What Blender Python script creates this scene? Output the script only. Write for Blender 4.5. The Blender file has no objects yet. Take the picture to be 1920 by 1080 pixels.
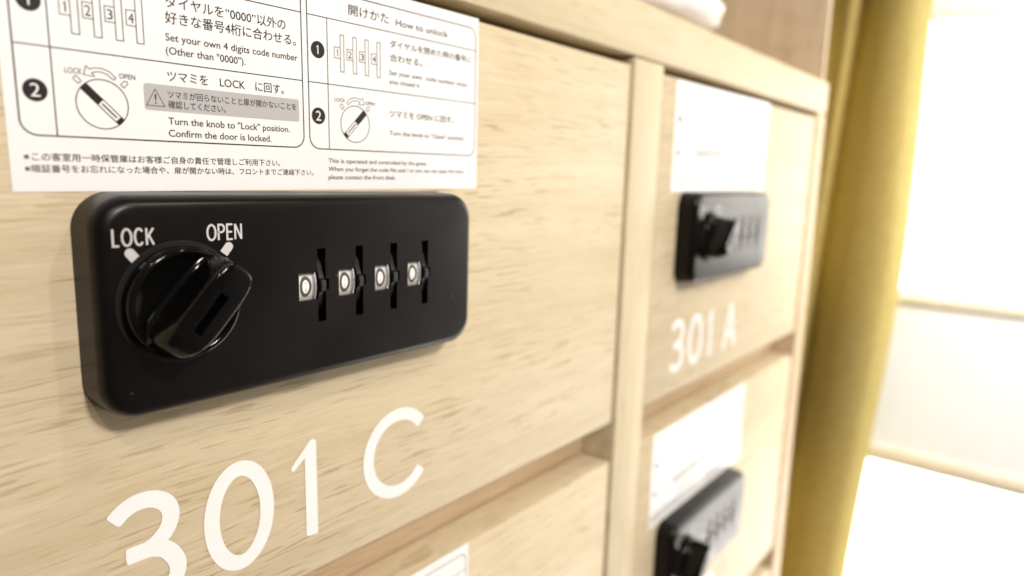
import bpy, bmesh, math, random
from mathutils import Vector, Matrix
random.seed(7)
MM = 0.001
SC = bpy.context.scene
COL = SC.collection

# ------------------------------------------------------------------ camera
cam_d = bpy.data.cameras.new('camera')
cam_d.lens = 36.0 * 1.27779 / 1.92
cam_d.sensor_width = 36.0
cam_d.clip_start = 0.005
cam_d.clip_end = 50
cam_d.dof.use_dof = True
cam_d.dof.focus_distance = 0.188
cam_d.dof.aperture_fstop = 6.9
cam_d.dof.aperture_blades = 0
cam = bpy.data.objects.new('camera', cam_d)
COL.objects.link(cam)
cam.location = (-47.565 * MM, -178.880 * MM, -55.919 * MM)
cam.rotation_euler = tuple(math.radians(a) for a in (80.58823, -1.64715, -50.77191))
SC.camera = cam

# ------------------------------------------------------------------ room light
world = bpy.data.worlds.new("World")
SC.world = world
world.use_nodes = True
bg = world.node_tree.nodes['Background']
bg.inputs[0].default_value = (1.0, 0.88, 0.80, 1)
bg.inputs[1].default_value = 0.13

def area_light(name, loc, target, size, energy, color, shape='DISK'):
    d = bpy.data.lights.new(name, 'AREA')
    d.shape = shape
    d.size = size
    d.energy = energy
    d.color = color
    o = bpy.data.objects.new(name, d)
    COL.objects.link(o)
    o.location = loc
    o.rotation_euler = (Vector(target) - Vector(loc)).to_track_quat('-Z', 'Y').to_euler()
    return o

area_light('ceiling_and_fill_light', (0.02, -1.6, 0.95), (0.1, 0, -0.1), 0.22, 21, (1.0, 0.94, 0.87))
wall_fill = area_light('ceiling_and_fill_light', (0.66, -0.62, 0.25), (1.0, -0.22, -0.12), 0.3, 2.1, (1.0, 1.0, 1.0))  # unseen fill added only to brighten the end wall, not a ceiling lamp
wall_fill.data.spread = math.radians(95)
area_light('downlight', (-0.35, -0.85, 0.85), (0.1, 0, -0.1), 0.05, 2.6, (1.0, 0.82, 0.70))
area_light('downlight', (0.10, -1.25, 0.9), (0.2, 0, -0.1), 0.05, 2.6, (1.0, 0.86, 0.74))
area_light('downlight', (0.50, -0.80, 0.9), (0.3, 0, -0.1), 0.05, 2.7, (1.0, 1.0, 0.82))

SC.view_settings.view_transform = 'Standard'
SC.view_settings.look = 'None'
SC.view_settings.exposure = 0.38
SC.view_settings.gamma = 1.0

# ------------------------------------------------------------------ materials
def new_mat(name):
    m = bpy.data.materials.new(name)
    m.use_nodes = True
    nt = m.node_tree
    return m, nt, nt.nodes['Principled BSDF']

def noise(nt, vec, scale, detail=3, rough=0.5):
    n = nt.nodes.new('ShaderNodeTexNoise')
    n.inputs['Scale'].default_value = scale
    n.inputs['Detail'].default_value = detail
    n.inputs['Roughness'].default_value = rough
    nt.links.new(vec, n.inputs['Vector'])
    return n.outputs['Fac']

def ramp(nt, fac, stops):
    r = nt.nodes.new('ShaderNodeValToRGB')
    els = r.color_ramp.elements
    while len(els) < len(stops): els.new(0.5)
    for e, (p, c) in zip(els, stops):
        e.position = p
        e.color = (c[0], c[1], c[2], 1)
    nt.links.new(fac, r.inputs['Fac'])
    return r.outputs['Color']

def mapping(nt, scale, rot=(0, 0, 0), loc=(0, 0, 0)):
    tc = nt.nodes.new('ShaderNodeTexCoord')
    mp = nt.nodes.new('ShaderNodeMapping')
    mp.inputs['Scale'].default_value = scale
    mp.inputs['Rotation'].default_value = rot
    mp.inputs['Location'].default_value = loc
    nt.links.new(tc.outputs['Object'], mp.inputs['Vector'])
    return mp.outputs['Vector']

def mixc(nt, fac, a, b, mode='MIX'):
    m = nt.nodes.new('ShaderNodeMix')
    m.data_type = 'RGBA'
    m.blend_type = mode
    for s, v in ((m.inputs['Factor'], fac), (m.inputs[6], a), (m.inputs[7], b)):
        if isinstance(v, (int, float)): s.default_value = v
        elif isinstance(v, tuple): s.default_value = (v[0], v[1], v[2], 1)
        else: nt.links.new(v, s)
    return m.outputs[2]

def wood(name, vertical=False, off=0.0, base=(0.597, 0.503, 0.342), dash=1.0):
    m, nt, b = new_mat(name)
    def sc(lng, shrt, d=40):
        return (shrt, d, lng) if vertical else (lng, d, shrt)
    tilt = math.radians(1.2)
    rot = (0, tilt, 0)
    # slow warp makes the grain lines wander a little
    v0 = mapping(nt, sc(6, 20), rot, (off, 0, off))
    warp = noise(nt, v0, 1.0, 3)
    tc = nt.nodes.new('ShaderNodeTexCoord')
    comb = nt.nodes.new('ShaderNodeCombineXYZ')
    mul = nt.nodes.new('ShaderNodeMath'); mul.operation = 'MULTIPLY'
    nt.links.new(warp, mul.inputs[0]); mul.inputs[1].default_value = 0.012
    nt.links.new(mul.outputs[0], comb.inputs['X' if vertical else 'Z'])
    add = nt.nodes.new('ShaderNodeVectorMath'); add.operation = 'ADD'
    nt.links.new(tc.outputs['Object'], add.inputs[0]); nt.links.new(comb.outputs[0], add.inputs[1])
    def mapped(scale, loc=(0, 0, 0)):
        mp = nt.nodes.new('ShaderNodeMapping')
        mp.inputs['Scale'].default_value = scale
        mp.inputs['Rotation'].default_value = rot
        mp.inputs['Location'].default_value = (loc[0] + off, loc[1], loc[2] + off)
        nt.links.new(add.outputs[0], mp.inputs['Vector'])
        return mp.outputs['Vector']
    bands = noise(nt, mapped(sc(3.5, 95)), 1.0, 5, 0.6)
    c = tuple(base)
    col = ramp(nt, bands, [(0.30, tuple(x * f for x, f in zip(c, (0.93, 0.91, 0.88)))), (0.5, c),
                           (0.72, tuple(min(1, x * f) for x, f in zip(c, (1.08, 1.09, 1.12))))])
    # short dark pore dashes lying along the grain, in drifting patches
    d1 = noise(nt, mapped(sc(50, 780)), 1.0, 1.6, 0.5)
    m1 = ramp(nt, d1, [(0.575, (0, 0, 0)), (0.635, (1, 1, 1))])
    patch = noise(nt, mapped(sc(11, 42), (3, 0, 5)), 1.0, 2, 0.5)
    pm = ramp(nt, patch, [(0.38, (0.10, 0.10, 0.10)), (0.58, (1, 1, 1))])
    mk = mixc(nt, 1.0, m1, pm, 'MULTIPLY')
    d2 = noise(nt, mapped(sc(110, 1900), (7, 0, 2)), 1.0, 2, 0.5)
    m2 = ramp(nt, d2, [(0.54, (0, 0, 0)), (0.72, (0.45, 0.45, 0.45))])
    mk2 = mixc(nt, 1.0, mk, m2, 'ADD')
    fac = nt.nodes.new('ShaderNodeMath'); fac.operation = 'MULTIPLY'
    nt.links.new(mk2, fac.inputs[0]); fac.inputs[1].default_value = 0.72 * dash
    col = mixc(nt, fac.outputs[0], col, tuple(x * f for x, f in zip(c, (0.66, 0.58, 0.50))))
    d4 = noise(nt, mapped(sc(20, 300), (2, 0, 8)), 1.0, 2, 0.5)
    m4 = ramp(nt, d4, [(0.56, (0, 0, 0)), (0.64, (0.26, 0.26, 0.26))])
    col = mixc(nt, m4, col, tuple(x * f for x, f in zip(c, (0.78, 0.70, 0.62))))
    # pale flecks
    d3 = noise(nt, mapped(sc(30, 420), (1, 0, 9)), 1.0, 2, 0.5)
    m3 = ramp(nt, d3, [(0.56, (0, 0, 0)), (0.72, (0.35, 0.35, 0.35))])
    col = mixc(nt, m3, col, (0.74, 0.63, 0.48))
    nt.links.new(col, b.inputs['Base Color'])
    b.inputs['Roughness'].default_value = 0.55
    b.inputs['Specular IOR Level'].default_value = 0.22
    bump = nt.nodes.new('ShaderNodeBump')
    bump.inputs['Strength'].default_value = 0.25
    bump.inputs['Distance'].default_value = 0.0002
    bump.invert = True
    nt.links.new(mk2, bump.inputs['Height'])
    nt.links.new(bump.outputs[0], b.inputs['Normal'])
    return m

def plain(name, col, rough=0.5, spec=0.5, metal=0.0, bump=None, vary=0.0, coat=0.0):
    m, nt, b = new_mat(name)
    b.inputs['Base Color'].default_value = (*col, 1)
    b.inputs['Roughness'].default_value = rough
    b.inputs['Specular IOR Level'].default_value = spec
    b.inputs['Metallic'].default_value = metal
    b.inputs['Coat Weight'].default_value = coat
    v = mapping(nt, (1, 1, 1))
    if vary:
        f = noise(nt, v, 60, 4)
        c = ramp(nt, f, [(0.3, tuple(x * (1 - vary) for x in col)), (0.7, tuple(min(1, x * (1 + vary)) for x in col))])
        nt.links.new(c, b.inputs['Base Color'])
    if bump:
        f = noise(nt, v, bump[0], 3)
        bp = nt.nodes.new('ShaderNodeBump')
        bp.inputs['Strength'].default_value = bump[1]
        bp.inputs['Distance'].default_value = bump[2]
        nt.links.new(f, bp.inputs['Height'])
        nt.links.new(bp.outputs[0], b.inputs['Normal'])
    return m

def dusty_black(name, col, rough, bumpd, dust=1.0):
    m = plain(name, col, rough, 0.23 if rough > 0.2 else 0.2, bump=(5200, 0.35, bumpd))
    nt = m.node_tree
    b = nt.nodes['Principled BSDF']
    v = mapping(nt, (1, 1, 1))
    vor = nt.nodes.new('ShaderNodeTexVoronoi')
    vor.inputs['Scale'].default_value = 130
    nt.links.new(v, vor.inputs['Vector'])
    spots = ramp(nt, vor.outputs['Distance'], [(0.0, (1, 1, 1)), (0.045, (0, 0, 0))])
    sel = noise(nt, v, 45, 2)
    s2 = ramp(nt, sel, [(0.50, (0, 0, 0)), (0.56, (1, 1, 1))])
    k = mixc(nt, 1.0, spots, s2, 'MULTIPLY')
    f = nt.nodes.new('ShaderNodeMath'); f.operation = 'MULTIPLY'
    nt.links.new(k, f.inputs[0]); f.inputs[1].default_value = 0.6 * dust
    haze = ramp(nt, noise(nt, v, 35, 5, 0.6), [(0.4, col), (0.75, tuple(c * 1.5 + 0.002 for c in col))])
    nt.links.new(mixc(nt, f.outputs[0], haze, (0.35, 0.33, 0.32)), b.inputs['Base Color'])
    rr = ramp(nt, noise(nt, v, 28, 4), [(0.3, (rough * 0.85,) * 3), (0.7, (rough * 1.3,) * 3)])
    nt.links.new(rr, b.inputs['Roughness'])
    return m

M = dict(
    door=wood('door_wood_veneer'),
    post=wood('post_wood_veneer', True, 3.1, (0.61, 0.525, 0.36), 0.5),
    rail=wood('rail_wood_veneer', False, 5.7, (0.605, 0.515, 0.35), 0.5),
    shelf=wood('shelf_wood_veneer', False, 9.3, (0.56, 0.42, 0.27), 0.6),
    side=wood('side_wood_veneer', True, 12.3, (0.77, 0.63, 0.44), 0.5),
    plate=dusty_black('satin_black_plastic', (0.0026, 0.0016, 0.0015), 0.30, 0.000006),
    knob=dusty_black('gloss_black_plastic', (0.002, 0.002, 0.002), 0.10, 0.000002, 0.8),
    pit=plain('matt_black_plastic', (0.004, 0.004, 0.004), 0.7, 0.3),
    wheel=plain('dial_wheel_plastic', (0.009, 0.009, 0.009), 0.42, 0.5, bump=(3000, 0.3, 0.00002)),
    paint=plain('lettering_paint', (0.54, 0.525, 0.525), 0.5, 0.4, vary=0.06),
    vinyl=plain('white_vinyl', (0.77, 0.77, 0.77), 0.42, 0.4, vary=0.02),
    chrome=plain('dial_window_metal', (0.72, 0.70, 0.70), 0.30, 0.6, 0.35, bump=(900, 0.5, 0.0001)),
    rim=plain('polished_dial_metal', (0.62, 0.61, 0.61), 0.16, 0.6, 0.8, bump=(700, 0.6, 0.0002)),
    dwhite=plain('dial_digit_white', (0.88, 0.89, 0.86), 0.4, 0.4),
    dgrey=plain('dial_digit_ink', (0.085, 0.075, 0.07), 0.45, 0.4),
    paper=plain('label_film', (0.79, 0.78, 0.795), 0.36, 0.40, bump=(120, 0.25, 0.0002), vary=0.012),
    ink=plain('label_ink', (0.010, 0.009, 0.009), 0.36, 0.45),
    inkgrey=plain('label_grey_ink', (0.43, 0.42, 0.43), 0.36, 0.4),
    towel=plain('towel_cloth', (0.82, 0.76, 0.73), 0.9, 0.1, bump=(400, 0.8, 0.001)),
    wall=plain('wall_paint', (0.84, 0.87, 0.87), 0.8, 0.2, bump=(60, 0.2, 0.001), vary=0.015),
    sill=wood('sill_wood', False, 2.2, (0.84, 0.77, 0.62), 0.2),
    bed=plain('bed_linen', (0.88, 0.88, 0.88), 0.9, 0.1, bump=(25, 0.4, 0.004)),
    floor=plain('floor_carpet', (0.30, 0.27, 0.24), 0.95, 0.1, bump=(300, 0.5, 0.002)),
    winframe=plain('window_frame_paint', (0.80, 0.83, 0.80), 0.5, 0.4),
)

def curtain_mat():
    m, nt, b = new_mat('mustard_curtain_cloth')
    v = mapping(nt, (1, 1, 0.25))
    c = ramp(nt, noise(nt, v, 300, 3), [(0.35, (0.50, 0.415, 0.15)), (0.65, (0.58, 0.485, 0.20))])
    nt.links.new(c, b.inputs['Base Color'])
    b.inputs['Roughness'].default_value = 0.9
    b.inputs['Specular IOR Level'].default_value = 0.1
    tr = nt.nodes.new('ShaderNodeBsdfTranslucent')
    nt.links.new(c, tr.inputs['Color'])
    mx = nt.nodes.new('ShaderNodeMixShader')
    mx.inputs[0].default_value = 0.40
    nt.links.new(b.outputs[0], mx.inputs[1]); nt.links.new(tr.outputs[0], mx.inputs[2])
    nt.links.new(mx.outputs[0], nt.nodes['Material Output'].inputs['Surface'])
    return m
M['curtain'] = curtain_mat()

def emit_mat(name, col, s):
    m = bpy.data.materials.new(name); m.use_nodes = True
    nt = m.node_tree; nt.nodes.clear()
    e = nt.nodes.new('ShaderNodeEmission'); e.inputs[0].default_value = (*col, 1); e.inputs[1].default_value = s
    o = nt.nodes.new('ShaderNodeOutputMaterial'); nt.links.new(e.outputs[0], o.inputs[0])
    return m
M['daylight'] = emit_mat('daylit_window_pane', (1.0, 0.95, 0.87), 4.3)

# ------------------------------------------------------------------ object helpers
def link(name, me, mat=None, parent=None, loc=None):
    o = bpy.data.objects.new(name, me)
    COL.objects.link(o)
    if mat is not None and me is not None and not me.materials: me.materials.append(mat)
    if parent is not None: o.parent = parent
    if loc is not None: o.location = [c * MM for c in loc]
    return o

def tag(o, label=None, cat=None, group=None, kind=None):
    if label: o['label'] = label
    if cat: o['category'] = cat
    if group: o['group'] = group
    if kind: o['kind'] = kind
    return o

def thing(name, loc, label, cat, group=None, kind=None):
    o = link(name, None, loc=loc)
    o.empty_display_size = 0.01
    return tag(o, label, cat, group, kind)

def mesh_from(name, V, F, smooth=False, angle=None):
    me = bpy.data.meshes.new(name)
    me.from_pydata([(x * MM, y * MM, z * MM) for x, y, z in V], [], F)
    me.validate(); me.update()
    if smooth:
        me.shade_smooth()
        if angle: me.set_sharp_from_angle(angle=math.radians(angle))
    return me

def box_mesh(name, x0, x1, y0, y1, z0, z1, bev=0.0, seg=2):
    bm = bmesh.new()
    bmesh.ops.create_cube(bm, size=1)
    for v in bm.verts:
        v.co = Vector(((x0 + x1) / 2 + v.co.x * (x1 - x0), (y0 + y1) / 2 + v.co.y * (y1 - y0), (z0 + z1) / 2 + v.co.z * (z1 - z0))) * MM
    if bev:
        bmesh.ops.bevel(bm, geom=list(bm.edges), offset=bev * MM, segments=seg, profile=0.5, affect='EDGES')
    me = bpy.data.meshes.new(name)
    bm.to_mesh(me); bm.free()
    if bev:
        me.shade_smooth(); me.set_sharp_from_angle(angle=math.radians(50))
    return me

def ribbon(pts, hw, closed=False, cap=0):
    """flat stroke in the x,z plane -> list of (verts2d, faces)"""
    n = len(pts); P = [Vector(p) for p in pts]
    L, Rr = [], []
    for i in range(n):
        if closed: a, b = P[i - 1], P[(i + 1) % n]
        else: a, b = P[max(i - 1, 0)], P[min(i + 1, n - 1)]
        if not closed and 0 < i < n - 1:
            d1 = (P[i] - P[i - 1]).normalized(); d2 = (P[i + 1] - P[i]).normalized()
            t = (d1 + d2).normalized(); k = 1 / max(0.5, t.dot(d1))
        elif closed:
            d1 = (P[i] - P[i - 1]).normalized(); d2 = (P[(i + 1) % n] - P[i]).normalized()
            t = (d1 + d2).normalized(); k = 1 / max(0.5, t.dot(d1))
        else: t = (b - a).normalized(); k = 1
        nrm = Vector((-t.y, t.x)) * hw * k
        L.append(P[i] + nrm); Rr.append(P[i] - nrm)
    V = L + Rr
    F = [(i, n + i, n + (i + 1) % n, (i + 1) % n) for i in range(n if closed else n - 1)]
    if cap and not closed:      # slightly rounded stroke ends
        for e in (0, n - 1):
            q = P[1] if e == 0 else P[n - 2]
            d = (P[e] - q).normalized(); s = Vector((-d.y, d.x))
            base = len(V); m = 8
            for j in range(m + 1):
                a = math.pi * j / m
                ca, sa = math.cos(a), math.sin(a)
                V.append(P[e] + s * hw * (abs(ca) ** cap) * (1 if ca >= 0 else -1) + d * hw * (0.32 if cap < 0.9 else 1.0) * (sa ** cap))
            F.append(tuple(range(base, base + m + 1)))
    return V, F

class Flat:
    """flat shapes collected in an x,z plane, facing -y"""
    def __init__(s, step=0.0): s.V, s.F, s.k, s.step = [], [], 0.0, step
    def add(s, V, F):
        b = len(s.V); s.V += [(v[0], v[1], s.k) for v in V]; s.k += s.step; s.F += [tuple(i + b for i in f) for f in F]
    def stroke(s, pts, w, closed=False, cap=0):
        V, F = ribbon(pts, w / 2, closed, cap)
        s.add(V, F)
    def poly(s, pts): s.add(pts, [tuple(range(len(pts)))])
    def text(s, body, x0, x1, z, em, mode='latin'):
        V, F = text_shape(body)
        xs = [v[0] for v in V]; a, b = min(xs), max(xs)
        kx = (x1 - x0) / (b - a)
        if mode == 'jp':
            zs = [v[1] for v in V]; zb = min(v for v in zs); kz = em
            # sit the ideographs on their own lower edge
            off = -0.12
        else: kz = em; off = 0.0
        b = 0.045 if em > 2.3 else 0.03     # print strokes swell a little, so lay the line down twice
        for dx, dz in ((0, 0), (b, 0), (b / 2, b * 0.8)):
            s.add([(x0 + dx + (v[0] - a) * kx, z + dz + (v[1] - off) * kz) for v in V], F)
    def mesh(s, name, y=0.0, thick=0.0):
        V = [(x, y - k, z) for x, z, k in s.V]; F = []
        for f in s.F:
            A = 0
            for i in range(len(f)):
                a, b = s.V[f[i]], s.V[f[(i + 1) % len(f)]]
                A += a[0] * b[1] - b[0] * a[1]
            F.append(f if A > 0 else tuple(reversed(f)))
        if thick:
            bm = bmesh.new()
            vs = [bm.verts.new((x * MM, y * MM, z * MM)) for x, y, z in V]
            for f in F:
                try: bm.faces.new([vs[i] for i in f])
                except ValueError: pass
            bmesh.ops.remove_doubles(bm, verts=bm.verts, dist=1e-7)
            r = bmesh.ops.extrude_face_region(bm, geom=list(bm.faces), use_keep_orig=True)
            for e in r['geom']:
                if isinstance(e, bmesh.types.BMVert): e.co.y -= thick * MM
            bmesh.ops.recalc_face_normals(bm, faces=bm.faces)
            me = bpy.data.meshes.new(name); bm.to_mesh(me); bm.free()
            return me
        return mesh_from(name, V, F)

_tc = {}
def text_shape(body):
    if body in _tc: return _tc[body]
    c = bpy.data.curves.new('lettering', 'FONT')
    c.body = body; c.size = 1.0; c.resolution_u = 3; c.fill_mode = 'FRONT'
    o = bpy.data.objects.new('lettering', c); COL.objects.link(o)
    dg = bpy.context.evaluated_depsgraph_get()
    me = bpy.data.meshes.new_from_object(o.evaluated_get(dg))
    V = [(v.co.x, v.co.y) for v in me.vertices]; F = [tuple(p.vertices) for p in me.polygons]
    bpy.data.objects.remove(o); bpy.data.curves.remove(c); bpy.data.meshes.remove(me)
    _tc[body] = (V, F)
    return V, F

def fit_text(fl, body, x0, x1, z0, z1):
    if body == '1':
        g = Flat(); glyph('1', 5, g); k = (z1 - z0) / 33.5; c = (x0 + x1) / 2
        fl.poly([(c + (v[0] - 5) * k, z0 + v[1] * k) for v in g.V]); return
    V, F = text_shape(body)
    xs = [v[0] for v in V]; zs = [v[1] for v in V]
    fl.add([(x0 + (v[0] - min(xs)) / (max(xs) - min(xs)) * (x1 - x0), z0 + (v[1] - min(zs)) / (max(zs) - min(zs)) * (z1 - z0)) for v in V], F)

def arc(cx, cz, rx, rz, a0, a1, n=24):
    return [(cx + rx * math.cos(math.radians(a0 + (a1 - a0) * i / n)), cz + rz * math.sin(math.radians(a0 + (a1 - a0) * i / n))) for i in range(n + 1)]

def rrect(x0, x1, z0, z1, r, n=6):
    p = []
    for cx, cz, a in ((x1 - r, z1 - r, 0), (x0 + r, z1 - r, 90), (x0 + r, z0 + r, 180), (x1 - r, z0 + r, 270)):
        p += arc(cx, cz, r, r, a, a + 90, n)
    return p

def loft(name, rings, cap_top=True, cap_bottom=True, smooth=True, angle=35):
    n = len(rings[0]); V = [p for r in rings for p in r]; F = []
    for k in range(len(rings) - 1):
        for i in range(n):
            j = (i + 1) % n
            F.append((k * n + i, k * n + j, (k + 1) * n + j, (k + 1) * n + i))
    if cap_bottom: F.append(tuple(reversed(range(n))))
    if cap_top: F.append(tuple(range((len(rings) - 1) * n, len(rings) * n)))
    me = mesh_from(name, V, F)
    bm = bmesh.new(); bm.from_mesh(me); bmesh.ops.recalc_face_normals(bm, faces=bm.faces); bm.to_mesh(me); bm.free()
    if smooth: me.shade_smooth(); me.set_sharp_from_angle(angle=math.radians(angle))
    return me

def boolean_cut(me, cutter, name):
    a = bpy.data.objects.new('a', me); b = bpy.data.objects.new('b', cutter)
    COL.objects.link(a); COL.objects.link(b)
    md = a.modifiers.new('cut', 'BOOLEAN'); md.operation = 'DIFFERENCE'; md.object = b; md.solver = 'EXACT'
    dg = bpy.context.evaluated_depsgraph_get()
    out = bpy.data.meshes.new_from_object(a.evaluated_get(dg)); out.name = name
    bpy.data.objects.remove(a); bpy.data.objects.remove(b)
    return out

def copy_tree(o, loc_delta, label=None):
    c = o.copy(); COL.objects.link(c)
    c.location = Vector(o.location) + Vector(loc_delta) * MM
    if label: c['label'] = label
    def kids(src, dst):
        for ch in list(src.children):
            k = ch.copy(); COL.objects.link(k); k.parent = dst
            kids(ch, k)
    kids(o, c)
    return c

# ------------------------------------------------------------------ layout numbers (millimetres)
PITCH, ROW = 315.9, -209.6
DOOR_X = (-17.2, 263.0)
DOOR_Z = (-187.0, 0.0)
END_X = (581.5, 606.0)

# ------------------------------------------------------------------ room behind
floor = link('floor', box_mesh('floor', -1500, 1300, -2200, 500, -1460, -1440), M['floor']); tag(floor, kind='structure')

# end wall with two window openings, one above the other
WX = 1000.0
WINS = [(-560.0, 150.0, -200.0, 163.0), (-560.0, 150.0, -1300.0, -434.0)]     # y0,y1,z0,z1
bm = bmesh.new()
for (y0, y1, z0, z1) in ((-2200, 500, 163, 900), (-2200, 500, -434, -200), (-2200, 500, -1440, -1300),
                         (-2200, -560, -200, 163), (150, 500, -200, 163), (-2200, -560, -1300, -434), (150, 500, -1300, -434)):
    r = bmesh.ops.create_cube(bm, size=1)
    for v in r['verts']:
        v.co = Vector((WX + 60 + v.co.x * 120, (y0 + y1) / 2 + v.co.y * (y1 - y0), (z0 + z1) / 2 + v.co.z * (z1 - z0))) * MM
me = bpy.data.meshes.new('wall'); bm.to_mesh(me); bm.free()
tag(link('wall', me, M['wall']), kind='structure')

def child_box(name, parent, x0, x1, y0, y1, z0, z1, mat, bev=0.5):
    L = parent.location / MM
    return link(name, box_mesh(name, x0 - L.x, x1 - L.x, y0 - L.y, y1 - L.y, z0 - L.z, z1 - L.z, bev), mat, parent)
for WIN, lab_ in zip(WINS, ('glaring overexposed upper window to the right of the mustard curtain', 'overexposed lower window below the pale wall strip, at the lower right corner')):
    win = thing('window', (WX + 60, -200, WIN[2]), lab_, 'window')
    child_box('window_pane', win, WX + 9, WX + 13, WIN[0] + 2, WIN[1] - 2, WIN[2] + 2, WIN[3] - 2, M['daylight'], 0)
    for (a, b_, c, d) in ((WIN[0] + 0.5, WIN[1] - 0.5, WIN[3] - 9, WIN[3] - 0.5), (WIN[0] + 0.5, WIN[1] - 0.5, WIN[2] + 0.5, WIN[2] + 6),
                          (WIN[0] + 0.5, WIN[0] + 14, WIN[2] + 6.2, WIN[3] - 9.2), (WIN[1] - 14, WIN[1] - 0.5, WIN[2] + 6.2, WIN[3] - 9.2)):
        child_box('window_frame', win, WX + 1, WX + 8.6, a, b_, c, d, M['winframe'])
sill = tag(link('window_sill', box_mesh('window_sill', WX - 5, WX - 0.5, -590, 180, -212, -199, 1.5), M['sill']),
           'narrow pale wooden sill below the bright upper window', 'window sill')
trim = tag(link('window_trim', box_mesh('window_trim', WX - 5, WX - 0.5, -590, 180, -435, -418, 1.5), M['sill']),
           'pale wooden trim strip above the lower window, at the foot of the white wall strip', 'window trim')

def lump_box(name, x0, x1, y0, y1, z0, z1, r, amp, nx=24, ny=24, seed=0, fr=0.02):
    """soft rounded box with an uneven surface"""
    from mathutils import noise as N
    bm = bmesh.new()
    bmesh.ops.create_cube(bm, size=1)
    bmesh.ops.subdivide_edges(bm, edges=list(bm.edges), cuts=nx, use_grid_fill=True)
    for v in bm.verts:
        p = Vector((v.co.x * (x1 - x0), v.co.y * (y1 - y0), v.co.z * (z1 - z0)))
        h = Vector(((x1 - x0) / 2 - r, (y1 - y0) / 2 - r, (z1 - z0) / 2 - r))
        q = Vector([max(-h[i], min(h[i], p[i])) for i in range(3)])
        d = p - q
        if d.length > 1e-6: p = q + d.normalized() * r * min(1, max(abs(d[0]), abs(d[1]), abs(d[2])) / r)
        nn = p.normalized()
        k = N.noise(Vector((p.x * fr + seed, p.y * fr, p.z * fr))) * amp + N.noise(Vector((p.x * fr * 3 + seed, p.y * fr * 3, p.z * fr * 3))) * amp * 0.35
        p += nn * k
        v.co = (p + Vector(((x0 + x1) / 2, (y0 + y1) / 2, (z0 + z1) / 2))) * MM
    me = bpy.data.meshes.new(name); bm.to_mesh(me); bm.free(); me.shade_smooth()
    return me

# curtain: a hand drawn fold section swept down the wall
cprof = [(150, 940), (132, 930), (116, 936), (102, 944), (90, 940), (80, 932), (72, 924), (65, 926), (60, 938), (56, 950), (51, 944), (44, 926), (30, 912),
         (12, 906), (-3, 908), (-13, 918), (-19, 934), (-14, 948), (2, 956)]
def catmull(P, n):
    out = []
    for i in range(len(P) - 1):
        p0, p1, p2, p3 = P[max(i - 1, 0)], P[i], P[i + 1], P[min(i + 2, len(P) - 1)]
        for k in range(n):
            t = k / n
            out.append(tuple(0.5 * (2 * b + (c - a) * t + (2 * a - 5 * b + 4 * c - d) * t * t + (3 * b - a - 3 * c + d) * t ** 3) for a, b, c, d in zip(p0, p1, p2, p3)))
    out.append(P[-1]); return out
cp = catmull(cprof, 6)
V, F = [], []
zs = [520 - i * 60 for i in range(32)]
for z in zs:
    t = (200 - z) / 1000.0
    for (y, x) in cp:
        w_ = max(0.0, min(1.0, (y + 5) / 60.0))
        tt = max(-0.4, min(1.3, (170 - z) / 600.0))
        yy = y + 27 * tt * w_ + (1 - w_) * (17 * max(0.0, tt - 0.55) / 0.7 - 3 * math.sin(max(0, tt) * 3)) + 2.0 * math.sin(z * 0.006 + y * 0.05)
        xx = x + 5 * math.sin(z * 0.004 + y * 0.03)
        V.append((xx, yy, z))
n = len(cp)
for i in range(len(zs) - 1):
    for j in range(n - 1):
        F.append((i * n + j, i * n + j + 1, (i + 1) * n + j + 1, (i + 1) * n + j))
cme = mesh_from('curtain', V, F, True)
cur = link('curtain', cme, M['curtain']); tag(cur, 'mustard yellow curtain hanging in deep folds between cabinet and window', 'curtain')
sol = cur.modifiers.new('thickness', 'SOLIDIFY'); sol.thickness = 0.0012

# ------------------------------------------------------------------ cabinet
cab = thing('locker_cabinet', (0, 0, -1440), 'pale wood locker cabinet with numbered doors set between flush posts', 'locker cabinet')
def cpart(name, x0, x1, y0, y1, z0, z1, mat, bev=0.6):
    o = link(name, box_mesh(name, x0, x1, y0, y1, z0, z1, bev), mat, cab)
    o.location = (0, 0, 1440 * MM)
    return o
cpart('top_rail', -60, 606, -1.2, 19, 5.0, 31, M['rail'])
cpart('top_board', -60, 580.5, 19.3, 330, 8, 30.5, M['shelf'])
cpart('post', 265.4, 296.6, -1.0, 330, -760, 4.2, M['post'])
cpart('post', END_X[0], END_X[1], -1.0, 330, -760, 4.2, M['shelf'])
cpart('post', -60, -19.6, -1.0, 330, -760, 4.2, M['post'])
cpart('plinth', -60, 606, 12, 330, -1440, -760.5, M['shelf'])
cpart('back_board', -60, 606, 330.3, 342, -1430, 31, M['shelf'])
cpart('side_board', 601, 606, 3, 342, 31.3, 620, M['side'])
for cx in ((-19.3, 265.1), (296.9, END_X[0] - 0.3)):
    for r in range(3):
        zt = -187.0 + ROW * r
        cpart('shelf', cx[0], cx[1], 19.2, 329, zt - 24.5 - 1, zt + 6, M['shelf'])

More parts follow.
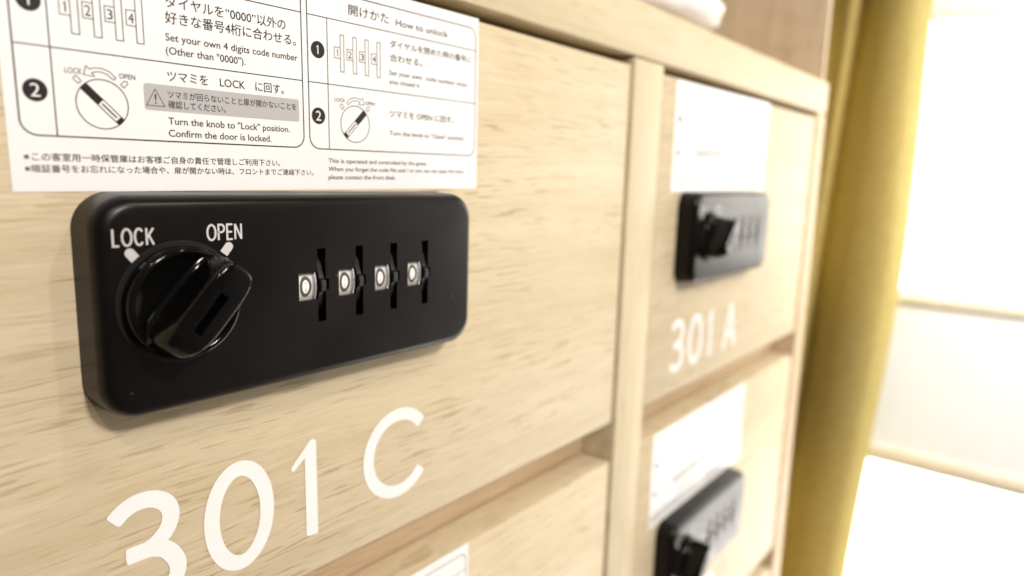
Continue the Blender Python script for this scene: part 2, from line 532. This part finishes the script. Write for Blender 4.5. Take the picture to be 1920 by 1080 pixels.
def catm(P, n=8):
    return catmull(P, n)
def glyph(ch, w, fl):
    """strokes in millimetres, 34 high, from the left edge of the glyph"""
    H = 34.0; h = w / 2
    def S(p, closed=False, cap=0.6): fl.stroke(p, w, closed, cap)
    if ch == '3':
        S(catm([(0.6, 28.7), (3.0, 30.6), (6.4, 31.7), (10.4, 31.2), (13.5, 28.8), (14.6, 25.2), (13.3, 21.4), (10.6, 18.8), (8.6, 17.9)]))
        S(catm([(3.4, 17.6), (6.5, 17.6), (9.8, 17.3), (13.3, 15.2), (15.7, 10.4), (14.7, 6.0), (11.3, 3.2), (7.2, 2.4), (3.2, 3.4), (0.4, 5.4)]))
    elif ch == '0' or ch == 'O': S(arc(11, H / 2, 11 - h, H / 2 - h, 0, 360, 48)[:-1], True)
    elif ch == '1': fl.poly([(0, 26.3), (-0.1, 25.4), (0.8, 24.6), (4.9, 28.0), (5.0, 1.6), (5.4, 0.9), (9.0, 0.5), (9.4, 0.9), (9.2, 32.4), (8.6, 33.2), (7.7, 33.5), (6.9, 33.2)][::-1])
    elif ch == 'C': S(arc(16.0, 17.6, 13.8, 14.6, 40, 320, 40))
    elif ch == 'A':
        S([(1.8, 1.2), (11.5, H - 1.5)]); S([(21.2, 1.2), (11.5, H - 1.5)]); S([(5, 11), (18, 11)], False, 0)
    elif ch == 'B':
        S([(3, 0.3), (3, H - 0.3)], False, 0); S([(3, H - h), (10, H - h)] + arc(10, H - h - 7.3, 7, 7.3, 85, -85, 16) + [(3, 17.3)], False, 0); S([(10, 17.3)] + arc(10, h + 7.4, 8.4, 7.4, 85, -85, 16) + [(3, h)], False, 0)
    elif ch == 'D':
        S([(3, 0.3), (3, H - 0.3)], False, 0); S([(3, H - h), (9, H - h)] + arc(9, H / 2, 12, H / 2 - h, 85, -85, 24) + [(3, h)], False, 0)
_num = {}
def numeral_mesh(ch):
    if ch not in _num:
        fl = Flat(0.02); glyph(ch, 4.6, fl)
        _num[ch] = fl.mesh('numeral')
    return _num[ch]
def line_word(word, x0, x1, z0, z1, w=0.49):
    """monoline capitals for the lock plate"""
    fl = Flat(0.004)
    H = z1 - z0; n = len(word); adv = {'L': 0.84, 'O': 1.22, 'C': 1.14, 'K': 0.98, 'P': 0.94, 'E': 0.88, 'N': 1.0}
    tot = sum(adv[c] for c in word) + 0.13 * (n - 1); k = (x1 - x0) / tot; x = x0; h = w / 2
    for c in word:
        W = adv[c] * k; a, b = x + h, x + W - h; lo, hi = z0 + h, z1 - h; mid = (lo + hi) / 2
        S = lambda p, closed=False: fl.stroke(p, w, closed, 0 if closed else 0.8)
        if c == 'L': S([(a, hi), (a, lo), (b, lo)])
        if c == 'O': S(arc((a + b) / 2, mid, (b - a) / 2, hi - mid, 0, 360, 36)[:-1], True)
        if c == 'C': S(arc((a + b) / 2, mid, (b - a) / 2, hi - mid, 42, 318, 30))
        if c == 'K': S([(a, lo), (a, hi)]); S([(b, hi), (a + 0.1, mid - 0.25)]); S([(a + (b - a) * 0.36, mid + 0.2), (b, lo)])
        if c == 'P': S([(a, lo), (a, hi), (b - 0.7, hi)] + arc(b - 0.75, (hi + mid) / 2, 0.75, (hi - mid) / 2, 80, -80, 10) + [(b - 0.7, mid), (a, mid)])
        if c == 'E': S([(b, hi), (a, hi), (a, lo), (b, lo)]); S([(a, mid), (b - 0.15, mid)])
        if c == 'N': S([(a, lo), (a, hi)]); S([(a, hi), (b, lo)]); S([(b, lo), (b, hi)])
        x += W + 0.13 * k
    return fl

def add_door(c, r, name_chars):
    d = link('door', box_mesh('door', DOOR_X[0], DOOR_X[1], 0, 18, DOOR_Z[0], DOOR_Z[1], 0.5), M['door'], cab)
    d.location = (PITCH * c * MM, 0, (1440 + ROW * r) * MM)
    if c == 1:      # second column doors reach from post to post
        d.data = box_mesh('door', DOOR_X[0], DOOR_X[1], 0, 18, DOOR_Z[0], DOOR_Z[1], 0.5); d.data.materials.append(M['door'])
    for ch, x in name_chars:
        g = link('numeral' if ch.isdigit() else 'letter', numeral_mesh(ch), M['vinyl'], d)
        g.location = (x * MM, -0.00012, -174.6 * MM)
        g['label'] = 'white vinyl %s "%s"' % ('numeral' if ch.isdigit() else 'letter', ch)
    return d
def num(l): return [('3', 14.6), ('0', 38.0), ('1', 66.3), (l, 94.5 if l == 'C' else 96.0)]
d = add_door(0, 0, num('C')); d['label'] = 'door numbered 301 C, the largest in view'
d = add_door(1, 0, num('A')); d['label'] = 'door numbered 301 A beside the curtain'
d = add_door(0, 1, num('D')); d['label'] = 'door below 301 C'
d = add_door(1, 1, num('B')); d['label'] = 'door below 301 A'
add_door(0, 2, []); add_door(1, 2, [])

# ------------------------------------------------------------------ combination lock (built once, copied)
LX0, LX1, LZ0, LZ1 = 10.3, 136.0, -117.3, -62.5
OX, OZ = 73.0, -90.0        # origin of the lock on the door
lock = thing('combination_lock', (OX, 0, OZ), 'black four dial combination lock with turning knob on door 301 C, in sharp focus', 'combination lock', 'black combination locks on the locker doors')
def shift(me):
    for v in me.vertices: v.co.x -= OX * MM; v.co.z -= OZ * MM
    return me
def plate_ring(inset, y, r):
    return [(x, y, z) for x, z in rrect(LX0 + inset, LX1 - inset, LZ0 + inset, LZ1 - inset, max(r - inset * 0.6, 2), 10)]
rings = [plate_ring(0, 0.02, 9), plate_ring(0.15, -2, 9), plate_ring(0.5, -7.6, 9)]
for k in range(1, 9):
    a = math.pi / 2 * k / 8
    rings.append(plate_ring(0.5 + 3.2 * (1 - math.cos(a)), -7.6 - 4.4 * math.sin(a), 9))
pm = loft('lock_plate', rings)
SLX = [68.85, 82.55, 96.35, 110.1]
CV, CF = [], []
for sx in SLX:
    poly = [(sx - 6.15, -85.3), (sx + 0.1, -85.3), (sx + 0.1, -78.5), (sx + 2.9, -78.5), (sx + 2.9, -87.4), (sx + 4.0, -87.7), (sx + 4.0, -90.7), (sx + 2.9, -91.0), (sx + 2.9, -100.05), (sx + 0.1, -100.05), (sx + 0.1, -93.35), (sx - 6.15, -93.35)]
    b0 = len(CV); n = len(poly)
    CV += [(x, -20, z) for x, z in poly] + [(x, -3.0, z) for x, z in poly]
    CF += [tuple(b0 + i for i in range(n)), tuple(b0 + n + i for i in reversed(range(n)))]
    CF += [(b0 + i, b0 + n + i, b0 + n + (i + 1) % n, b0 + (i + 1) % n) for i in range(n)]
cut = mesh_from('cutter', CV, CF)
bm = bmesh.new(); bm.from_mesh(cut); bmesh.ops.recalc_face_normals(bm, faces=bm.faces); bm.to_mesh(cut); bm.free()
pm = boolean_cut(pm, cut, 'lock_plate')
pm.shade_smooth(); pm.set_sharp_from_angle(angle=math.radians(30))
link('lock_plate', shift(pm), M['plate'], lock)

fl = line_word('LOCK', 14.5, 23.9, -74.75, -70.45)
link('lock_lettering', shift(fl.mesh('lock_lettering', -12.05)), M['paint'], lock)['label'] = 'white printed word LOCK'
fl = line_word('OPEN', 36.5, 46.0, -74.55, -70.25)
link('open_lettering', shift(fl.mesh('open_lettering', -12.05)), M['paint'], lock)['label'] = 'white printed word OPEN'
def mark(p0, p1, w):
    """short bar with one round end at p0"""
    d = (Vector(p1) - Vector(p0)).normalized(); s = Vector((-d.y, d.x)) * w / 2
    P = [Vector(p1) - s, Vector(p1) + s]
    a0 = math.atan2(s.y, s.x)
    c = Vector(p0) + d * w / 2
    for k in range(13):
        a = a0 + math.pi * k / 12
        P.append(c + Vector((math.cos(a), math.sin(a))) * w / 2)
    f = Flat(); f.poly([tuple(p) for p in P]); return f
link('index_mark', shift(mark((17.5, -75.4), (19.75, -78.25), 2.3).mesh('index_mark', -12.05)), M['paint'], lock)
link('index_mark', shift(mark((42.95, -75.3), (40.8, -77.9), 2.3).mesh('index_mark', -12.05)), M['paint'], lock)

# knob
KX, KZ = 30.1, -89.2
def lathe(name, prof, n=72, cx=0, cz=0, cap=True):
    rings = [[(cx + r * math.cos(2 * math.pi * i / n), y, cz + r * math.sin(2 * math.pi * i / n)) for i in range(n)] for r, y in prof]
    return loft(name, rings, cap_top=cap, cap_bottom=cap)
socket = link('knob_socket', shift(lathe('knob_socket', [(15.1, -11.9), (15.1, -12.08), (14.9, -12.14), (14.7, -12.1), (14.4, -12.08)], cx=29.4, cz=-89.0)), M['pit'], lock)
knob = link('knob', shift(lathe('knob', [(13.6, -12.1), (13.95, -12.6), (13.9, -15.0), (13.75, -15.6), (13.45, -16.1), (13.0, -16.4), (12.6, -16.45), (12.1, -16.25), (11.6, -15.8), (10.9, -15.35), (3, -15.1)], cx=29.4, cz=-89.0)), M['knob'], lock)
def grip_ring(hl, hw, y, e=3.2, sa=0.0, n=64):
    pts = []
    for i in range(n):
        a = 2 * math.pi * i / n
        c, s = math.cos(a), math.sin(a)
        pts.append((hl * abs(c) ** (2 / e) * (1 if c >= 0 else -1) + sa, hw * abs(s) ** (2 / e) * (1 if s >= 0 else -1), y))
    return pts
GR = [grip_ring(12.6, 7.3, -14.9, 3.0, -0.3), grip_ring(13.5, 6.75, -16.7, 3.2, -0.3), grip_ring(13.6, 6.55, -17.0, 3.3, -0.3), grip_ring(13.6, 6.1, -17.15, 3.4, -0.3), grip_ring(13.5, 5.6, -17.5, 3.5, -0.3), grip_ring(13.4, 5.4, -19, 3.5, -0.2),
      grip_ring(13.2, 5.25, -21.5, 3.6, -0.1), grip_ring(12.8, 5.1, -23.5, 3.6), grip_ring(12.1, 5.0, -25.2, 3.6, 0.3), grip_ring(11.5, 4.9, -26.2, 3.6, 0.6), grip_ring(11.2, 4.65, -26.7, 3.6, 0.8), grip_ring(10.8, 4.3, -26.95, 3.6, 0.8), grip_ring(10.3, 3.9, -27.0, 3.6, 0.8)]
ang = math.radians(48)
def grip_to_world(p):
    a, b, y = p
    return (KX + a * math.cos(ang) - b * math.sin(ang), y, KZ + a * math.sin(ang) + b * math.cos(ang))
gm = loft('knob_grip', [[grip_to_world(p) for p in r] for r in GR])
slot = [(4.3, -1.0), (4.3, 1.35), (-6.5, 1.35), (-6.5, -1.0)]
SV = [grip_to_world((a, b, -30)) for a, b in slot] + [grip_to_world((a, b, -22.5)) for a, b in slot]
SF = [(0, 1, 2, 3), (7, 6, 5, 4)] + [(i, i + 4, (i + 1) % 4 + 4, (i + 1) % 4) for i in range(4)]
sc_ = mesh_from('cutter', SV, SF)
bm = bmesh.new(); bm.from_mesh(sc_); bmesh.ops.recalc_face_normals(bm, faces=bm.faces); bm.to_mesh(sc_); bm.free()
gm = boolean_cut(gm, sc_, 'knob_grip'); gm.shade_smooth(); gm.set_sharp_from_angle(angle=math.radians(32))
link('knob_grip', shift(gm), M['knob'], knob)
sl = mesh_from('key_slot', [grip_to_world((a, b, -22.6)) for a, b in slot], [(0, 1, 2, 3)])
link('key_slot', shift(sl), M['pit'], knob)

# dials
def dial_window_mesh(xa=-6.0, xb=-1.0, dr=0.0):
    V, F = [], []; n = 14
    for sx in (xa, xb):
        for i in range(n + 1):
            a = math.radians(-24 + 48 * i / n)
            V.append((sx, -0.8 - (9.9 + dr) * math.cos(a) - 0.55, -89.35 + 9.9 * math.sin(a)))
    for i in range(n): F.append((i, i + 1, n + 2 + i, n + 1 + i))
    V += [(xa, -2.9, -93.3), (xa, -2.9, -85.4), (xb, -2.9, -93.3), (xb, -2.9, -85.4)]
    b = 2 * (n + 1)
    F += [tuple([b] + list(range(0, n + 1)) + [b + 1]), tuple([b + 2] + list(range(n + 1, 2 * n + 2)) + [b + 3])]
    me = mesh_from('dial_window', V, F)
    bm = bmesh.new(); bm.from_mesh(me); bmesh.ops.recalc_face_normals(bm, faces=bm.faces); bm.to_mesh(me); bm.free()
    me.shade_smooth(); me.set_sharp_from_angle(angle=math.radians(40))
    return me
def on_drum(x, z, lift):
    dz = z + 89.35; r = 9.9 + lift
    return (x, -1.35 - math.sqrt(max(0.1, r * r - dz * dz)), z)
def digit_mesh(name, outer, inner, lift):
    V, F = [], []; n = 40
    cx, cz = -3.45, -89.35
    for i in range(n):
        a = 2 * math.pi * i / n
        V.append(on_drum(cx + outer[0] * math.cos(a), cz + outer[1] * math.sin(a), lift))
    if inner:
        for i in range(n):
            a = 2 * math.pi * i / n
            V.append(on_drum(cx + inner[0] * math.cos(a), cz + inner[1] * math.sin(a), lift))
        F = [(i, (i + 1) % n, n + (i + 1) % n, n + i) for i in range(n)]
    else:
        V.append(on_drum(cx, cz, lift)); F = [(i, (i + 1) % n, n) for i in range(n)]
    return mesh_from(name, V, F)
def wheel_mesh():
    cy, cz, x0, x1 = -0.2, -89.35, 0.8, 2.6
    pts = []; nt_ = 10
    for k in range(nt_):
        a = -90 + 36 * k
        for da, r in ((-18, 11.5), (-14, 11.55), (-10, 11.7), (-7, 11.8), (0, 11.8), (7, 11.8), (10, 11.7), (14, 11.55)):
            t = math.radians(a + da)
            if k == 0 and abs(da) <= 7: r += 0.75 if da else 1.0
            pts.append((cy + r * math.sin(t), cz + r * math.cos(t)))
    n = len(pts)
    V = [(x0, y, z) for y, z in pts] + [(x1, y, z) for y, z in pts]
    F = [tuple(range(n)), tuple(n + i for i in reversed(range(n)))] + [(i, i + n, (i + 1) % n + n, (i + 1) % n) for i in range(n)]
    # round hub boss of the thumb lug
    me = mesh_from('dial_wheel', V, F)
    bm = bmesh.new(); bm.from_mesh(me); bmesh.ops.recalc_face_normals(bm, faces=bm.faces)
    bmesh.ops.bevel(bm, geom=[e for e in bm.edges if abs(e.verts[0].co.x - e.verts[1].co.x) < 1e-7 and len(e.link_faces) == 2], offset=0.15 * MM, segments=1, affect='EDGES')
    bm.to_mesh(me); bm.free()
    return me
wm = shift(dial_window_mesh()); rm1 = shift(dial_window_mesh(-0.95, 0.05, 0.35)); rm2 = shift(dial_window_mesh(-0.62, -0.42, 0.6)); zm = shift(digit_mesh('digit', (1.95, 3.05), (1.12, 1.95), 0.04)); cm = shift(digit_mesh('digit_centre', (1.2, 2.05), None, 0.03)); hm = shift(wheel_mesh())
for sx in SLX:
    w = link('dial_window', wm, M['chrome'], lock, (sx, 0, 0))
    link('digit', zm, M['dgrey'], w)['label'] = 'dark numeral 0'
    link('digit_centre', cm, M['dwhite'], w)
    link('window_rim', rm1, M['rim'], w); link('window_rim', rm2, M['rim'], w)
    link('dial_wheel', hm, M['wheel'], lock, (sx, 0, 0))

# ------------------------------------------------------------------ instruction label
LW, LH = 150.0, 62.2
tilt = math.radians(0.484)
lab = thing('instruction_label', (-0.2, 0, -62.7), 'white printed instruction sticker directly above the lock of door 301 C, legible', 'sticker', 'instruction stickers above the locks')
lab.rotation_euler = (0, -tilt, 0)
link('sheet', box_mesh('sheet', 0, LW, -0.16, -0.01, 0, LH, 0), M['paper'], lab)
K = Flat(0.0003); LNW = 0.27
def frame(x0, x1, z0, z1, r):
    K.stroke(rrect(x0, x1, z0, z1, r, 8), LNW * 1.25, True)
frame(2.5, 73.7, 12.4, 58.4, 3.4); frame(75.7, 148.5, 12.3, 58.4, 3.4)
for x0, x1, z in ((2.5, 73.7, 31.65), (2.5, 73.7, 50.65), (75.7, 148.5, 31.65), (75.7, 148.5, 50.65)):
    K.stroke([(x0, z), (x1, z)], LNW)
K.stroke([(9.5, 12.4), (9.5, 50.6)], LNW); K.stroke([(82.6, 12.3), (82.6, 50.6)], LNW)
# texts
JP = 'jp'
T = K.text
T('ダイヤルを”0000”以外の', 35.3, 68.6, 44.7, 3.15, JP)
T('好きな番号4桁に合わせる。', 35.0, 71.8, 40.9, 3.15, JP)
T('Set your own 4 digits code number', 34.8, 72.2, 36.9, 2.6)
T('(Other than "0000").', 34.7, 55.9, 33.7, 2.6)
T('ツマミを　LOCK　に回す。', 34.7, 67.4, 27.0, 2.9, JP)
T('ツマミが回らないことと扉が開かないことを', 34.5, 71.3, 22.9, 2.05, JP)
T('確認してください。', 34.5, 49.6, 20.5, 2.05, JP)
T('Turn the knob to "Lock" position.', 34.3, 68.9, 16.6, 2.5)
T('Confirm the door is locked.', 34.2, 62.9, 13.6, 2.5)
T('※この客室用一時保管庫はお客様ご自身の責任で管理しご利用下さい。', 2.6, 65.4, 6.75, 1.95, JP)
T('※暗証番号をお忘れになった場合や、扉が開かない時は、フロントまでご連絡下さい。', 2.6, 76.6, 4.2, 1.9, JP)
T('開けかた', 90.6, 106.6, 52.8, 3.5, JP)
T('How to unlock', 109.6, 133.8, 53.0, 3.0)
T('ダイヤルを閉めた時の番号に', 107.0, 146.2, 45.8, 2.5, JP)
T('合わせる。', 107.0, 121.4, 41.4, 2.6, JP)
T('Set your own  code number when', 106.7, 144.0, 37.2, 2.1)
T('you closed it.', 106.7, 120.6, 34.4, 2.1)
T('ツマミを OPEN に回す。', 106.6, 137.0, 23.5, 2.6, JP)
T('Turn the knob to "Open" position.', 106.6, 143.0, 17.8, 2.1)
T('This is operated and controlled by the guest.', 82.1, 123.8, 8.2, 1.9)
T('When you forget the code No and / or you can not open this door,', 82.1, 143.2, 5.7, 1.9)
T('please contact the front desk.', 82.0, 109.2, 3.2, 1.9)
# warning triangle
K.stroke([(31.5, 24.9), (29.3, 20.9), (33.7, 20.9)], 0.16, True)
K.poly([(31.3, 23.7), (31.75, 23.7), (31.6, 22.1), (31.42, 22.1)][::-1]); K.poly(arc(31.5, 21.6, 0.22, 0.22, 0, 330, 10))
# dial pictures
def dials(x0, step, zt, zb, bw, boxw, zb0, zb1):
    for k in range(4):
        x = x0 + k * step
        K.stroke([(x, zb), (x + bw, zb), (x + bw, zt), (x, zt)], 0.2, True)
        K.stroke([(x - 0.1, zb0), (x - boxw, zb0), (x - boxw, zb1), (x - 0.1, zb1)], 0.18)
        fit_text(K, str(k + 1), x - boxw + 0.45, x - 0.45, zb0 + 0.6, zb1 - 0.6)
dials(14.1, 4.65, 47.2, 35.2, 1.6, 2.15, 39.0, 42.5)
dials(87.3, 4.75, 46.6, 35.8, 1.35, 2.25, 39.65, 42.8)
def knob_pic(cx, cz, r, a_deg, mir):
    K.stroke(arc(cx, cz, r, r, 0, 360, 48)[:-1], 0.22, True)
    a = math.radians(a_deg); d = Vector((math.cos(a), math.sin(a))); s = Vector((-d.y, d.x)); c = Vector((cx, cz))
    hw = 0.95
    def q(u, v): return tuple(c + d * u + s * v)
    # black bar with the slot outline left white
    e = math.sqrt(r * r - hw * hw)
    K.poly([q(0.6, -hw), q(e, -hw), q(r, 0), q(e, hw), q(0.6, hw)])
    K.poly([q(-e, -hw), q(-e + 1.0, -hw), q(-e + 1.0, hw), q(-e, hw), q(-r, 0)])
    K.stroke([q(0.6, hw - 0.1), q(-e + 1, hw - 0.1)], 0.2); K.stroke([q(0.6, -hw + 0.1), q(-e + 1, -hw + 0.1)], 0.2)
    K.stroke([q(0.1, 0), q(-e + 1.6, 0)], 0.32, False, 1.0)
    for sg in (1, -1):      # pointer outlines at the two stops
        b = math.radians(90 + 45 * sg); dd = Vector((math.cos(b), math.sin(b))); ss = Vector((-dd.y, dd.x))
        P = [c + dd * (r + 0.8) + ss * 0.45]
        for k in range(9):
            t = math.pi * k / 8
            P.append(c + dd * (r + 1.9 + 0.5 * math.sin(t)) + ss * 0.5 * math.cos(t))
        P.append(c + dd * (r + 0.8) - ss * 0.45)
        K.stroke([tuple(p) for p in P], 0.17, True)
    A = [(-3.0, 8.4), (-3.6, 6.3), (-1.3, 6.1), (-1.9, 6.9), (-0.9, 7.25), (0.2, 7.3), (1.4, 6.85), (2.7, 5.75), (3.25, 6.25), (1.9, 7.6), (0.5, 8.1), (-1.0, 8.1), (-2.4, 7.7)]
    K.stroke([(cx + mir * x, cz + z) for x, z in A], 0.17, True)
knob_pic(19.4, 20.2, 5.6, 135, 1)
knob_pic(92.6, 20.4, 5.6, 45, -1)
fit_text(K, 'LOCK', 12.0, 15.5, 26.5, 27.75); fit_text(K, 'OPEN', 23.4, 27.0, 26.5, 27.7)
fit_text(K, 'LOCK', 84.8, 88.8, 26.8, 27.9); fit_text(K, 'OPEN', 96.7, 100.5, 26.7, 27.8)
pr = link('printing', K.mesh('printing', -0.20), M['ink'], lab); pr['label'] = 'black printed instructions and diagrams'
G = Flat(); G.poly(rrect(28.8, 72.3, 19.75, 26.15, 0.7))
link('warning_panel', G.mesh('warning_panel', -0.18), M['inkgrey'], lab)['label'] = 'grey printed warning box'
for cx, cz, ch in ((5.95, 22.1, '2'), (6.15, 41.0, '1'), (78.95, 22.0, '2'), (79.2, 41.1, '1')):
    D = Flat(); D.poly(arc(cx, cz, 2.4, 2.45, 0, 352, 44))
    b_ = link('step_number', D.mesh('step_number', -0.19), M['ink'], lab); b_['label'] = 'black disc with a white %s' % ch
    N_ = Flat()
    if ch == '1': fit_text(N_, '1', cx - 0.7, cx + 0.45, cz - 1.3, cz + 1.35)
    else: fit_text(N_, '2', cx - 0.95, cx + 0.95, cz - 1.4, cz + 1.45)
    link('digit', N_.mesh('digit', -0.22), M['vinyl'], b_)['label'] = 'white numeral %s' % ch

# copies on the other doors
for c, r, where in ((1, 0, 'on door 301 A, beside the curtain'), (1, 1, 'at the lower right, below door 301 A'), (0, 1, 'at the bottom edge, on the door below 301 C')):
    copy_tree(lock, (PITCH * c, 0, ROW * r), {(1, 0): 'blurred combination lock on door 301 A with its face glinting grey',
        (1, 1): 'blurred combination lock on the lower right door, below door 301 A', (0, 1): 'combination lock on the door below 301 C, past the bottom edge'}[(c, r)])
    copy_tree(lab, (PITCH * c, 0, ROW * r), {(1, 0): 'blurred white sticker above the lock on door 301 A',
        (1, 1): 'blurred white sticker at the lower right, on the door below 301 A', (0, 1): 'white sticker whose upper corner shows at the bottom edge, below door 301 C'}[(c, r)])

# ------------------------------------------------------------------ towels on top
tw = thing('folded_towels', (150, 120, 31), 'soft white folded towels heaped on top of the cabinet', 'towels')
link('towel', lump_box('towel', -240, 224, -121, 100, 1, 30, 13, 9, 34, seed=3, fr=0.05), M['towel'], tw)
link('towel', lump_box('towel', -240, 194, -117, 96, 27, 62, 15, 10, 34, seed=8, fr=0.045), M['towel'], tw)
link('towel', lump_box('towel', -240, 160, -108, 96, 58, 104, 18, 11, 34, seed=15, fr=0.04), M['towel'], tw)
